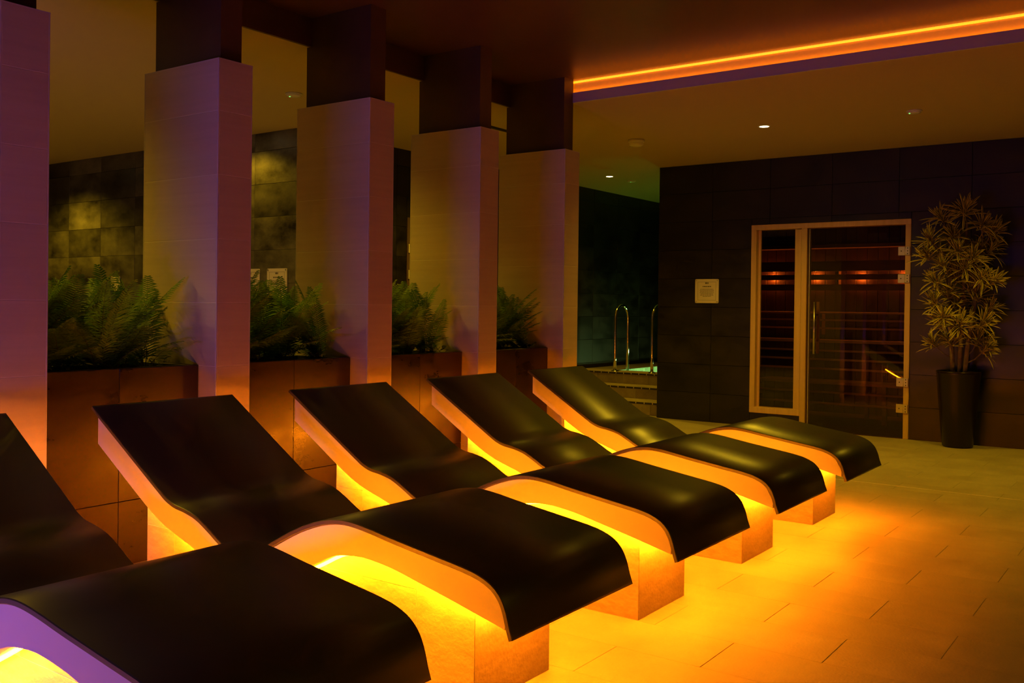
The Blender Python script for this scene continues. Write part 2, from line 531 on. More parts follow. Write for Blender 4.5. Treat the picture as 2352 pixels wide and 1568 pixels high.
for nm, args, lab in (('wall_rear', (XLEFT, XRIGHT, YREAR - 0.1, YREAR, 0, ZU), 'dark tiled wall at the near end of the room'),
                      ('wall_right', (XRIGHT, XRIGHT + 0.1, YREAR, YBACK, 0, ZU), 'dark tiled side wall to the right of the walkway'),
                      ('wall_left', (XLEFT - 0.1, XLEFT, YREAR, YBACK, 0, ZU), 'dark tiled wall at the far left of the corridor'),
                      ('wall_far', (XLEFT, XRIGHT, YBACK, YBACK + 0.1, 0, ZU), 'dark tiled wall at the far end past the pool')):
    w = box(nm, *args, M['wall_tile'])
    tag(w, lab, kind='structure')

# ------------------------------------------------------------------ pillars
ORD = ['nearest', 'second', 'third', 'fourth', 'farthest']
WHERE = ['nearest pillar in the row, cut off by the left edge of the photo, cream tiled and violet lit',
         'second pillar of the row from the left, cream tiles with violet edge, behind the second lounger',
         'third pillar of the row from the left, the middle one, cream tiled with dark brown top',
         'fourth pillar of the row from the left, cream tiled, between third and fourth fern beds',
         'fifth and farthest cream tiled pillar at the end of the row near the pool steps']
ZJ = [0.0] + [1.207 + 0.308 * k for k in range(-3, 4)] + [ZT]
for i in range(5):
    y0 = YC0 + i * PIT
    y1 = y0 + TC
    x1, x0 = XC, XC - WC
    c = thing('pillar', ((x0 + x1) / 2, (y0 + y1) / 2, 0), WHERE[i], 'pillar', 'tiled pillars between the fern beds')
    t = 0.010
    box('core', x0 + 0.001, x1 - 0.001, y0 + 0.001, y1 - 0.001, 0, ZT - 0.004, M['col_grout'], c)
    e = 0.008
    for j in range(len(ZJ) - 1):
        z0, z1 = ZJ[j] + 0.0012, ZJ[j + 1] - 0.0012
        piece('tile', x0 + e, x1 - e, y0, y0 + t, z0, z1, M['col_tile'], c)
        piece('tile', x0 + e, x1 - e, y1 - t, y1, z0, z1, M['col_tile'], c)
        piece('tile', x1 - t, x1, y0 + e, y1 - e, z0, z1, M['col_tile'], c)
        piece('tile', x0, x0 + t, y0 + e, y1 - e, z0, z1, M['col_tile'], c)
    for (ex, ey) in ((x0, y0), (x1 - e, y0), (x0, y1 - e), (x1 - e, y1 - e)):
        piece('corner_trim', ex, ex + e, ey, ey + e, 0, ZT, M['col_trim'], c, ch=0.002)
    n = 0.039
    box('upper_shaft', x0 + n, x1 - n, y0 + n, y1 - n, ZT - 0.004, ZU, M['brown_paint'], c)
    MB().box(x0, x1, y0, y1, ZT - 0.003, ZT + 0.003).build('top_cap', M['col_trim'], c)

# ------------------------------------------------------------------ planters
PX0 = XPL - 0.46
BETWEEN = ['first and second pillars', 'second and third pillars', 'third and fourth pillars', 'fourth and fifth pillars']
planters = []
for i in range(4):
    y0, y1 = YC0 + i * PIT + TC + 0.001, YC0 + (i + 1) * PIT - 0.001
    p = thing('planter', ((PX0 + XPL) / 2, (y0 + y1) / 2, 0), 'rust brown tiled fern bed between the ' + BETWEEN[i], 'planter', 'tiled fern beds between the pillars')
    planters.append((y0, y1))
    m = MB()
    m.box(XPL - 0.05, XPL - 0.010, y0, y1, 0, ZPL - 0.006)
    m.box(PX0, PX0 + 0.04, y0, y1, 0, ZPL - 0.006)
    m.box(PX0 + 0.04, XPL - 0.05, y0, y0 + 0.03, 0, ZPL - 0.006)
    m.box(PX0 + 0.04, XPL - 0.05, y1 - 0.03, y1, 0, ZPL - 0.006)
    m.build('trough', M['wall_grout'], p)
    ym = y0 - TC + 0.6067 - 0.001
    for (a, b) in ((y0, ym), (ym, y1)):
        for (c, d) in ((0.0, 0.296), (0.296, ZPL)):
            piece('tile', XPL - 0.010, XPL, a + 0.0012, b - 0.0012, c + 0.0012, d - 0.0012, M['planter'], p)
        piece('coping_tile', XPL - 0.055, XPL - 0.0105, a + 0.0012, b - 0.0012, ZPL - 0.008, ZPL, M['planter'], p)
    s = MB()
    nx, ny = 9, 16
    rs = random.Random(i + 40)
    for a in range(nx + 1):
        for b in range(ny + 1):
            s.v.append((PX0 + 0.04 + (XPL - PX0 - 0.09) * a / nx, y0 + 0.03 + (y1 - y0 - 0.06) * b / ny, ZPL - 0.045 + rs.uniform(-0.012, 0.016)))
    for a in range(nx):
        for b in range(ny):
            q = a * (ny + 1) + b
            s.face((q, q + ny + 1, q + ny + 2, q + 1), 0, True)
    s.build('soil', M['soil'], p)

# ------------------------------------------------------------------ loungers
# outline of the slab's underside along the lounger (x, z)
SB = [(-3.615, .770), (-3.579, .748), (-3.42, .651), (-3.25, .547), (-3.15, .486), (-3.11, .463), (-3.06, .445), (-3.0, .436), (-2.93, .419),
      (-2.86, .386), (-2.79, .348), (-2.72, .322), (-2.66, .316), (-2.60, .332), (-2.52, .381), (-2.40, .445), (-2.31, .482), (-2.24, .501),
      (-2.17, .509), (-2.09, .503), (-1.97, .484), (-1.80, .459), (-1.66, .437), (-1.60, .416), (-1.568, .389), (-1.55, .355), (-1.537, .312), (-1.526, .281)]
BB = [(-3.577, .632), (-3.42, .534), (-3.222, .414), (-3.127, .368), (-3.05, .342), (-2.94, .306), (-2.85, .263), (-2.75, .225), (-2.66, .212), (-2.57, .232),
      (-2.46, .287), (-2.326, .354), (-2.26, .388), (-2.21, .405), (-2.16, .413), (-2.10, .417), (-2.05, .414), (-1.967, .403), (-1.862, .380), (-1.742, .353), (-1.65, .331), (-1.545, .306)]

def smooth(pts, per=4):
    """Catmull-Rom through the points."""
    out = []
    n = len(pts)
    P = [Vector(p) for p in pts]
    for i in range(n - 1):
        p0, p1, p2, p3 = P[max(i - 1, 0)], P[i], P[i + 1], P[min(i + 2, n - 1)]
        d1, d2 = (p2 - p0), (p3 - p1)
        L = (p2 - p1).length
        t1 = d1 / max(d1.length, 1e-6) * L
        t2 = d2 / max(d2.length, 1e-6) * L
        for s in range(per):
            t = s / per
            h00, h10, h01, h11 = 2*t**3-3*t*t+1, t**3-2*t*t+t, -2*t**3+3*t*t, t**3-t*t
            q = p1 * h00 + t1 * h10 + p2 * h01 + t2 * h11
            out.append((q.x, q.y))
    out.append(tuple(P[-1]))
    return out

SBS, BBS = smooth(SB), smooth(BB)
def zlow(x):
    for (a, b), (c, d) in zip(BBS, BBS[1:]):
        if a <= x <= c:
            return b + (d - b) * (x - a) / max(c - a, 1e-9)
    return BBS[0][1] if x < BBS[0][0] else BBS[-1][1]

def offset_curve(pts, dist):
    out = []
    for i, p in enumerate(pts):
        a, b = Vector(pts[max(i - 1, 0)]), Vector(pts[min(i + 1, len(pts) - 1)])
        t = (b - a).normalized()
        out.append((p[0] - t.y * dist, p[1] + t.x * dist))
    return out

def ribbon_solid(lower, upper, ya, yb, ch=0.003):
    """Slab between two curves, extruded along y with chamfered long edges and smooth faces."""
    m = MB()
    n = len(lower)
    mid_l = [(l[0] + (u[0] - l[0]) * .0, l[1] + (u[1] - l[1]) * .0) for l, u in zip(lower, upper)]
    rings = []
    fr = ch / max(1e-6, (Vector(upper[n // 2]) - Vector(lower[n // 2])).length)
    for (l, u) in zip(lower, upper):
        L, U = Vector(l), Vector(u)
        a, b = L + (U - L) * fr, L + (U - L) * (1 - fr)
        ring = [(L.x, ya + ch, L.y), (a.x, ya, a.y), (b.x, ya, b.y), (U.x, ya + ch, U.y), (U.x, yb - ch, U.y), (b.x, yb, b.y), (a.x, yb, a.y), (L.x, yb - ch, L.y)]
        rings.append(len(m.v))
        m.v += ring
    for i in range(n - 1):
        p, q = rings[i], rings[i + 1]
        for k in range(8):
            k2 = (k + 1) % 8
            m.face((p + k, p + k2, q + k2, q + k), 0, k in (3, 7))
    m.face(tuple(rings[0] + k for k in range(7, -1, -1)))
    m.face(tuple(rings[-1] + k for k in range(8)))
    return m

LX = -2.57
YPL0, YPL1 = YL0 + 0.112, YL0 + 0.112 + 0.406      # plinth
PXA, PXB = -3.39, -1.7295
def build_lounger():
    root = thing('heated_lounger', (LX, YL0 + WL / 2, 0))
    ribbon_solid(SBS, offset_curve(SBS, 0.016), YL0, YL0 + WL, 0.0025).build('reclining_slab', M['slab'], root)
    # white body between the slab and the plinth
    n = 64
    xs = [-3.577 + (3.577 - 1.545) * k / (n - 1) for k in range(n)]
    def ztop(x):
        for (a, b), (c, d) in zip(SBS, SBS[1:]):
            if a <= x <= c and c > a:
                return b + (d - b) * (x - a) / (c - a)
        return SBS[-1][1]
    low = [(x, zlow(x)) for x in xs]
    up = [(x, ztop(x) - 0.0005) for x in xs]
    ribbon_solid(low, up, YL0 + 0.010, YL0 + WL - 0.010, 0.002).build('body', M['body'], root)
    # plinth with its stone tiles
    t = 0.010
    m = MB()
    g = 0.0012
    xs2 = [PXA + g + (PXB - PXA - 2 * g) * k / 40 for k in range(41)]
    m.prism([(x, zlow(x) + 0.002) for x in xs2][::-1] + [(xs2[0], 0), (xs2[-1], 0)], YPL0 + g, YPL1 - g)
    pl = m.build('plinth', M['col_grout'], root)
    xj = [PXA, -3.21, -2.585, -1.96, PXB]
    zj = 0.319
    for (ya, yb) in ((YPL0, YPL0 + t), (YPL1 - t, YPL1)):
        for a, b in zip(xj, xj[1:]):
            a2, b2 = a + 0.0012, b - 0.0012
            q = 14
            X = [a2 + (b2 - a2) * k / q for k in range(q + 1)]
            lowp = [(x, min(zlow(x) + 0.003, zj - 0.0012)) for x in X]
            MB().prism(lowp[::-1] + [(a2, 0.001), (b2, 0.001)], ya, yb).build('tile', M['plinth'], pl)
            # upper row where the plinth rises above the bed joint
            run = []
            for x in X + [None]:
                if x is not None and zlow(x) + 0.003 > zj + 0.006:
                    run.append(x)
                elif run:
                    if len(run) > 1:
                        MB().prism([(x_, zlow(x_) + 0.003) for x_ in run][::-1] + [(run[0], zj + 0.0012), (run[-1], zj + 0.0012)], ya, yb).build('tile', M['plinth'], pl)
                    run = []
    for (xa, xb) in ((PXA, PXA + t), (PXB - t, PXB)):
        zt = zlow((xa + xb) / 2)
        for (c, d) in ((0.001, min(zj, zt) - 0.0012), (zj + 0.0012, zt + 0.002)):
            if d - c > 0.01:
                MB().box(xa, xb, YPL0 + 0.0022, YPL1 - 0.0022, c, d).build('tile', M['plinth'], pl)
    # light strips under the overhang, following the underside
    xs3 = [PXA - 0.02 + (PXB - PXA + 0.04) * k / 56 for k in range(57)]
    lo = [(x, zlow(x) - 0.011) for x in xs3]
    hi = [(x, zlow(x) - 0.001) for x in xs3]
    ribbon_solid(lo, hi, YPL0 - 0.045, YPL0 - 0.030, 0.001).build('light_strip', M['led'], root)
    # the strip on the far side sits in a channel lower on the plinth face
    lo2 = [(x, zlow(x) - 0.066) for x in xs3[2:-2]]
    hi2 = [(x, zlow(x) - 0.054) for x in xs3[2:-2]]
    ribbon_solid(lo2, hi2, YPL1 + 0.0004, YPL1 + 0.012, 0.001).build('light_strip', M['led_far'], root)
    for xa in (PXB + 0.030,):
        z = min(zlow(xa), zlow(xa + 0.015))
        box('light_strip', xa, xa + 0.015, YPL0 - 0.02, YPL1 + 0.02, z - 0.011, z - 0.001, M['led_foot'], root)
    return root

proto = build_lounger()
L_LABEL = ['nearest black lounger, filling the bottom left corner, side lit lilac',
           'second black lounger from the front, bright light strip showing under its knee',
           'third black lounger from the front, the middle one of the row',
           'fourth black lounger from the front, last but one in the row',
           'farthest black lounger in the row, nearest the sauna door']
for i in range(5):
    o = proto if i == 1 else copy_tree(proto)
    o.location = (LX, YL0 + WL / 2 + (i - 1) * PIT, 0)
    tag(o, L_LABEL[i], 'lounger', 'heated stone loungers in a row')

# ------------------------------------------------------------------ ferns
def frond_mesh(seed, mat):
    rs = random.Random(seed)
    m = MB()
    n = 42
    L = 1.0
    bend = rs.uniform(0.35, 0.75)
    pts = []
    for k in range(n + 1):
        t = k / n
        pts.append(Vector((0.62 * t ** 1.7 * bend, rs.uniform(-0.004, 0.004), L * (t - 0.20 * bend * t ** 2.6))))
    m.tube([tuple(p) for p in pts[::3]], [0.005 * (1 - 0.8 * k / 14) for k in range(15)], 4, 1)
    for k in range(6, n + 1):
        t = k / n
        env = math.sin(math.pi * min(1, (t - 0.10) / 0.9 * 0.86 + 0.10)) ** 0.8
        ln = 0.23 * env * (1 - 0.35 * t) + 0.012
        p = pts[k]
        tg = (pts[min(k + 1, n)] - pts[max(k - 1, 0)]).normalized()
        for s in (-1, 1):
            d = (Vector((0, s, 0)) * 0.86 + tg * 0.48 + Vector((0.12, 0, -0.10)) * rs.uniform(0.2, 1)).normalized()
            w = tg * 0.0088
            mid = p + d * ln * 0.55
            tip = p + d * ln + Vector((0.02, 0, -0.03)) * rs.uniform(0.3, 1.4) * ln / 0.2
            b = len(m.v)
            m.v += [tuple(p - w * 0.7), tuple(p + w * 0.7), tuple(mid + w * 0.9), tuple(mid - w), tuple(tip)]
            m.face((b, b + 1, b + 2, b + 3), 0)
            m.face((b + 3, b + 2, b + 4), 0)
    return m.mesh('frond', [mat, M['stem']])

fronds = [frond_mesh(s, M['fern1'] if s % 3 else M['fern2']) for s in range(6)]
FPOS = ['leftmost', 'second from left', 'middle one', 'second from right', 'rightmost']
rs = random.Random(11)
for i, (y0, y1) in enumerate(planters):
    for k in range(5):
        fx = XPL - rs.uniform(0.13, 0.32)
        fy = y0 + (y1 - y0) * (k + 0.5 + rs.uniform(-0.15, 0.15)) / 5
        z = ZPL - 0.045
        fern = thing('fern', (fx, fy, z), 'feathery green fern, ' + FPOS[k] + ' in the bed between the ' + BETWEEN[i], 'fern', 'ferns between the ' + BETWEEN[i])
        a0 = rs.uniform(0, 6.28)
        nf = 17
        for q in range(nf):
            outer = q >= 8
            sc = rs.uniform(0.42, 0.58) if not outer else rs.uniform(0.34, 0.48)
            az = a0 + q * 2.4 + rs.uniform(-0.3, 0.3)
            tilt = rs.uniform(0.0, 0.22) if not outer else rs.uniform(0.25, 0.85)
            f = add('frond', fronds[rs.randrange(6)], fern)
            # keep foliage off the pillars on both sides and over the bed
            wy = rs.uniform(0.8, 1.1)
            vs = [Vector(v.co) for v in f.data.vertices][::3]
            for attempt in range(14):
                rot = Matrix.Rotation(az, 3, 'Z') @ Matrix.Rotation(tilt, 3, 'Y')
                ws = [rot @ Vector((v.x * sc, v.y * sc * wy, v.z * sc)) for v in vs]
                hi_y, lo_y, hi_x = max(w.y for w in ws), min(w.y for w in ws), max(w.x for w in ws)
                if fy + hi_y < y1 - 0.02 and fy + lo_y > y0 + 0.02 and fx + hi_x < XPL + 0.10:
                    break
                if attempt < 8:
                    az += rs.uniform(0.5, 1.4)
                else:
                    tilt *= 0.6
                    sc *= 0.88
            f.location = (math.cos(az) * 0.015, math.sin(az) * 0.015, 0)
            f.rotation_euler = rot.to_euler()
            f.scale = (sc, sc * wy, sc)

def broad_leaf():
    m = MB()
    n = 6
    for k in range(n + 1):
        t = k / n
        w = 0.36 * math.sin(math.pi * min(1, t * 0.93 + 0.05)) ** 0.7
        zc = 0.22 * math.sin(t * 2.2)
        m.v += [(t, -w, zc + 0.06 * (w > 0)), (t, 0, zc), (t, w, zc + 0.06 * (w > 0))]
    for k in range(n):
        a = k * 3
        m.face((a, a + 3, a + 4, a + 1), 0, True)
        m.face((a + 1, a + 4, a + 5, a + 2), 0, True)
    return m.mesh('leaf', M['broad'])
leaf_me = broad_leaf()
for i, (y0, y1) in enumerate(planters):
    for k in range(3):
        fx = XPL - rs.uniform(0.075, 0.12)
        fy = y0 + (y1 - y0) * (0.2 + 0.3 * k + rs.uniform(-0.06, 0.06))
        g = thing('creeping_plant', (fx, fy, ZPL - 0.05), 'low broad-leaved creeper, ' + ('leftmost', 'middle one', 'rightmost')[k] + ' in the bed between the ' + BETWEEN[i], 'plant', 'creepers between the ' + BETWEEN[i])
        for q in range(7):
            az = q * 0.9 + rs.uniform(-0.3, 0.3)
            f = add('leaf', leaf_me, g)
            s = rs.uniform(0.028, 0.05)
            f.scale = (s, s, s)
            f.location = (math.cos(az) * 0.02 + rs.uniform(-0.02, 0.01), math.sin(az) * 0.06, 0.03 + rs.uniform(0.0, 0.05))
            f.rotation_euler = (rs.uniform(-0.4, 0.4), rs.uniform(-0.8, 0.4), az)
        st = MB()
        for q in range(3):
            st.tube([(fx, fy, ZPL - 0.05), (fx + rs.uniform(-.02, .01), fy + rs.uniform(-.05, .05), ZPL), (fx + rs.uniform(-.02, .02), fy + rs.uniform(-.06, .06), ZPL + 0.03)], 0.002, 4)
        st.build('stem', M['stem'], g)

# ------------------------------------------------------------------ sauna: frame, window, door
fr = thing('window_1', ((SX0 + SX1) / 2, YW, 0), 'pale wooden frame and glass front of the sauna', kind='structure')
FY0, FY1 = YW - 0.012, YW + 0.13
MB().box(SX0, SX0 + 0.055, FY0, FY1, ZSILL, ZS, ch=0.004).build('jamb', M['wood'], fr)
MB().box(SXM0, SXM0 + 0.066, FY0 + 0.006, FY1, ZSILL + 0.002, ZS - 0.06, ch=0.004).build('mullion', M['wood'], fr)
MB().box(SXM0 + 0.0665, SXM1, FY0, FY1, 0, ZS - 0.05, ch=0.004).build('mullion', M['wood'], fr)
MB().box(SX1 - 0.05, SX1, FY0, FY1, 0, ZS - 0.05, ch=0.004).build('jamb', M['wood'], fr)
MB().box(SX0, SX1, FY0 - 0.001, FY1, ZS - 0.052, ZS, ch=0.004).build('head', M['wood'], fr)
MB().box(SX0, SXM0 + 0.066, FY0 - 0.001, FY1, ZSILL, ZSILL + 0.062, ch=0.004).build('sill', M['wood'], fr)
MB().box(SX0 + 0.05, SXM0 + 0.004, YW + 0.075, YW + 0.083, ZSILL + 0.055, ZS - 0.048).build('pane', M['glass'], fr)
for (a, b) in ((SX0 + 0.055, SX0 + 0.08), (SXM0 - 0.02, SXM0)):
    MB().box(a, b, YW + 0.055, YW + 0.074, ZSILL + 0.06, ZS - 0.05).build('glazing_bead', M['wood'], fr)

DX0, DX1 = -3.145, -2.243
door = thing('door_1', ((DX0 + DX1) / 2, YW, 0), 'frameless glass sauna door with steel bar handle and four hinges', kind='structure')
box('pane', DX0, DX1, YW + 0.000, YW + 0.008, 0.012, 2.018, M['glass'], door, ch=0.001)
box('edge_seal', DX0 - 0.006, DX0 - 0.0005, YW - 0.001, YW + 0.009, 0.012, 2.018, M['hinge'], door)
for z in (1.776, 1.516, 0.535, 0.286):
    h = MB().box(DX1 - 0.058, DX1 + 0.006, YW - 0.010, YW - 0.0005, z - 0.041, z + 0.041, ch=0.002).build('hinge', M['hinge'], door)
    MB().box(DX1 + 0.010, DX1 + 0.050, YW - 0.024, YW - 0.013, z - 0.040, z + 0.040, ch=0.002).build('hinge_leaf', M['hinge'], h)
    MB().tube([(DX1 + 0.008, YW - 0.016, z - 0.041), (DX1 + 0.008, YW - 0.016, z + 0.041)], 0.005, 8).build('pin', M['steel'], h)
    s = MB()
    for dz in (-0.026, 0, 0.026):
        s.tube([(DX1 + 0.030, YW - 0.0250, z + dz), (DX1 + 0.030, YW - 0.0235, z + dz)], 0.0055, 8)
    s.tube([(DX1 - 0.03, YW - 0.0110, z), (DX1 - 0.03, YW - 0.0095, z)], 0.006, 8)
    s.build('screw', M['dark'], h)
HX = -3.075
hd = MB().tube([(HX, YW - 0.055, 0.772), (HX, YW - 0.055, 1.290)], 0.011, 12).build('bar_handle', M['steel'], door)
for z in (0.90, 1.16):
    MB().tube([(HX, YW - 0.055, z), (HX, YW, z)], 0.007, 8).build('post', M['steel'], hd)
ih = MB().box(HX - 0.014, HX + 0.014, YW + 0.050, YW + 0.078, 0.772, 1.290, ch=0.004).build('wooden_inner_handle', M['wood'], door)
for z in (0.90, 1.16):
    MB().tube([(HX, YW + 0.055, z), (HX, YW + 0.008, z)], 0.007, 8).build('post', M['steel'], ih)

# ------------------------------------------------------------------ sauna cabin
CX0, CX1, CYB, CZ = XCOR + 0.14, -0.9, 11.32, 2.25
cabin = thing('wall_cabin', ((CX0 + CX1) / 2, 10.4, 0), 'dark timber lined sauna cabin behind the glass', kind='structure')
box('cabin_shell', CX0, CX1, CYB + 0.015, CYB + 0.06, 0, CZ, M['wood_panel'], cabin)
box('cabin_shell', CX0 - 0.0, CX0 + 0.03, YW + 0.145, CYB, 0, CZ, M['wood_panel'], cabin)
box('cabin_shell', CX1 - 0.03, CX1, YW + 0.145, CYB, 0, CZ, M['wood_panel'], cabin)
box('cabin_shell', CX0, CX1, YW + 0.145, CYB + 0.06, CZ, CZ + 0.04, M['wood_panel'], cabin)
box('cabin_floor', CX0 + 0.03, CX1 - 0.03, YW + 0.002, CYB, -0.001, 0.006, M['wood_panel'], cabin)
x = CX0 + 0.03
while x < CX1 - 0.13:
    piece('wall_board', x + 0.002, x + 0.118, CYB, CYB + 0.015, 0.01, CZ, M['wood_panel'], cabin, ch=0.003)
    x += 0.12
# back rest with hidden lamps
lr = thing('light_rail', (-3.15, 11.2, 1.5), 'glowing orange back rest light rail on the sauna back wall', 'lamp')
box('shelf', -4.6, -1.2, 11.12, CYB, 1.935, 1.975, M['wood_in'], lr, ch=0.003)
for (a, b) in ((1.665, 1.785), (1.565, 1.628), (1.44, 1.512)):
    box('slat', -4.6, -1.2, 11.195, 11.22, a, b, M['wood_in'], lr, ch=0.003)
for xx in (-4.55, -3.42, -2.3, -1.25):
    box('bracket', xx, xx + 0.03, 11.22, CYB, 1.44, 1.785, M['wood_in'], lr)
for xx in (-4.20, -3.677, -3.154, -2.683, -2.16):
    MB().lathe([(0.006, 1.575), (0.009, 1.582), (0.009, 1.612), (0.006, 1.618)], xx, 11.27, 10).build('bulb', M['sauna_lamp'], lr)
    ld = bpy.data.lights.new('bulb_light', 'POINT')
    ld.color = (1.0, 0.24, 0.02)
    ld.energy = W_SAUNA
    ld.shadow_soft_size = 0.012
    lo = bpy.data.objects.new('bulb_light', ld)
    lo.parent = lr
    lo.location = Vector((xx, 11.298, 1.597)) - lr.location
    col.objects.link(lo)

def bench(nm, label, x0, x1, y0, y1, zt, slats):
    b = thing(nm, ((x0 + x1) / 2, (y0 + y1) / 2, 0), label, 'bench')
    yy = y0
    n = int((y1 - y0) / 0.098)
    for k in range(n):
        piece('seat_slat', x0, x1, y0 + k * 0.098, y0 + k * 0.098 + 0.086, zt - 0.028, zt, M['bench_wood'], b, ch=0.003)
    for z in slats:
        piece('front_slat', x0, x1, y0 + 0.030 - 0.035 * (1 + slats.index(z)), y0 + 0.055 - 0.035 * (1 + slats.index(z)), z - 0.022, z, M['bench_wood'], b, ch=0.003)
    for xx in (x0 + 0.02, (x0 + x1) / 2, x1 - 0.06):
        box('leg', xx, xx + 0.04, y0 + 0.04, y0 + 0.08, 0.008, zt - 0.03, M['wood_in'], b)
    return b
bench('sauna_bench', 'upper slatted timber bench inside the sauna', -4.6, -1.3, 10.72, 11.20, 0.872, (0.765, 0.668, 0.566))
bench('sauna_bench', 'lower slatted timber bench inside the sauna', -4.0, -1.3, 10.28, 10.70, 0.440, (0.337, 0.221))
br = thing('back_rest', (-3.0, 11.2, 0.9), 'three horizontal timber back rest slats above the sauna bench', 'back rest')
for k, z in enumerate((1.19, 1.105, 1.010)):
    piece('slat', -4.6, -1.3, 11.17 - 0.02 * k, 11.195 - 0.02 * k, z - 0.022, z, M['bench_wood'], br, ch=0.003)
for xx in (-4.5, -3.6, -2.5, -1.4):
    box('batten', xx, xx + 0.03, 11.196, CYB, 0.92, 1.19, M['wood_in'], br)
sl = thing('added_cabin_lamp', (-3.3, 10.45, CZ), 'added dim amber lamp in the sauna cabin ceiling above the benches', 'lamp')  # added lamp, put in so the bench slats catch light from above
MB().lathe([(0.06, CZ - 0.0005), (0.06, CZ - 0.02), (0.045, CZ - 0.035), (0.002, CZ - 0.04)], -3.3, 10.45, 18, cap=False).build('dome', M['sauna_lamp'], sl)
ld = bpy.data.lights.new('added_cabin_light', 'SPOT')
ld.color = (1.0, 0.30, 0.03)
ld.energy = W_CABIN
ld.spot_size = math.radians(120)
ld.spot_blend = 0.6
ld.shadow_soft_size = 0.03
lo = bpy.data.objects.new('added_cabin_light', ld)
lo.parent = sl
lo.location = (0, 0, -0.06)
col.objects.link(lo)
# heater with guard rail in the corner behind the side window
ht = thing('sauna_heater', (-4.25, 10.0, 0.006), 'dark sauna heater behind a timber guard rail, seen low through the side window', 'heater')
box('casing', -4.45, -4.02, 9.85, 10.15, 0.08, 0.42, M['dark'], ht, ch=0.01)
for (a, b) in ((-4.40, 9.9), (-4.1, 9.9), (-4.4, 10.1), (-4.1, 10.1)):
    box('foot', a, a + 0.03, b, b + 0.03, 0.008, 0.08, M['dark'], ht)
for z in (0.20, 0.32, 0.44):
    gm = MB().box(-4.6, -3.92, 9.76, 9.785, z - 0.04, z, ch=0.003)
    gm.build('guard_rail', M['wood_in'], ht)
    MB().box(-3.945, -3.92, 9.786, 10.25, z - 0.04, z, ch=0.003).build('guard_rail', M['wood_in'], ht)
box('guard_post', -3.945, -3.92, 9.762, 9.784, 0.008, 0.16, M['wood_in'], ht)
box('guard_post', -3.945, -3.92, 10.225, 10.25, 0.008, 0.16, M['wood_in'], ht)
rs2 = random.Random(5)
for k in range(14):
    sx, sy = -4.40 + 0.05 * (k % 7) + rs2.uniform(-.01, .01), 9.93 + 0.12 * (k // 7)
    st = MB()
    r = rs2.uniform(0.03, 0.045)
    st.lathe([(r * .5, 0.415), (r, 0.43), (r * .9, 0.45), (r * .4, 0.468)], sx, sy, 7)
    st.build('stone', M['wall_tile'], ht)

# ------------------------------------------------------------------ plaques
def plaque(cx, cz, w, h, y, label, rows, name='plaque', pins=False):
    p = thing(name, (cx, y, cz), label, 'sign')
    m = MB()
    r = 0.012
    poly = []
    for (sx, sz, a0) in ((1, 1, 0), (-1, 1, 90), (-1, -1, 180), (1, -1, 270)):
        for k in range(5):
            a = math.radians(a0 + k * 22.5)
            poly.append((cx + sx * (w / 2 - r) + r * math.cos(a), cz + sz * (h / 2 - r) + r * math.sin(a)))
    m.prism(poly[::-1], y - 0.012, y - 0.004)
    m.build('panel', M['plaque'], p)
    k = MB()
    yf0, yf1 = y - 0.0126, y - 0.0119
    b = 0.03 if w > 0.2 else 0.018
    t = 0.0022
    for (a0, a1, c0, c1) in ((-w/2+b, w/2-b, h/2-b-t, h/2-b), (-w/2+b, w/2-b, -h/2+b, -h/2+b+t), (-w/2+b, -w/2+b+t, -h/2+b, h/2-b), (w/2-b-t, w/2-b, -h/2+b, h/2-b)):
        k.box(cx + a0, cx + a1, yf0, yf1, cz + c0, cz + c1)
    k.build('border_print', M['ink'], p)
    k = MB()
    rr = random.Random(int(cx * -1000))
    for (zz, ln, th) in rows:
        x0 = cx - ln * w / 2
        xe = cx + ln * w / 2
        x = x0
        while x < xe - 0.004:           # small word-length strokes, as unreadable print looks from here
            x2 = min(xe, x + rr.uniform(0.012, 0.03))
            k.box(x, x2, yf0, yf1, cz + zz * h - th / 2, cz + zz * h + th / 2)
            x = x2 + 0.004
    tag(k.build('text_print', M['ink'], p), kind='stuff')
    for sx in (-1, 1):
        for sz in (-1, 1):
            px_, pz_ = cx + sx * (w / 2 - 0.014), cz + sz * (h / 2 - 0.014)
            MB().tube([(px_, y - 0.016, pz_), (px_, y - 0.0005, pz_)], 0.0065, 8).build('fixing', M['steel'], p)
    return p
ROWS = [(0.33, 0.14, 0.016), (0.19, 0.36, 0.011), (0.08, 0.56, 0.0045), (0.03, 0.60, 0.0045), (-0.02, 0.58, 0.0045), (-0.07, 0.60, 0.0045), (-0.12, 0.52, 0.0045), (-0.17, 0.56, 0.0045), (-0.22, 0.34, 0.0045)]
plaque(-4.243, 1.397, 0.268, 0.256, YW, 'square cream notice plaque on the dark wall left of the sauna window', ROWS)
plaque(-6.69, 1.393, 0.265, 0.258, YA, 'pale notice plaque on the dark wall between second and third pillars, fully visible one', ROWS)
plaque(-7.06, 1.393, 0.265, 0.258, YA, 'pale notice plaque half hidden by the second pillar, beside another plaque', ROWS)
plaque(-9.24, 1.396, 0.165, 0.155, YA, 'small pale notice plaque above the ferns between first and second pillars', [(0.22, 0.3, 0.008), (0.05, 0.45, 0.004), (-0.04, 0.45, 0.004), (-0.13, 0.4, 0.004), (-0.22, 0.25, 0.004)])
plaque(-9.20, 1.155, 0.20, 0.18, YA, 'lower pale notice plaque half hidden behind the fern fronds', [(0.22, 0.3, 0.008), (0.05, 0.45, 0.004), (-0.04, 0.45, 0.004), (-0.13, 0.4, 0.004)])

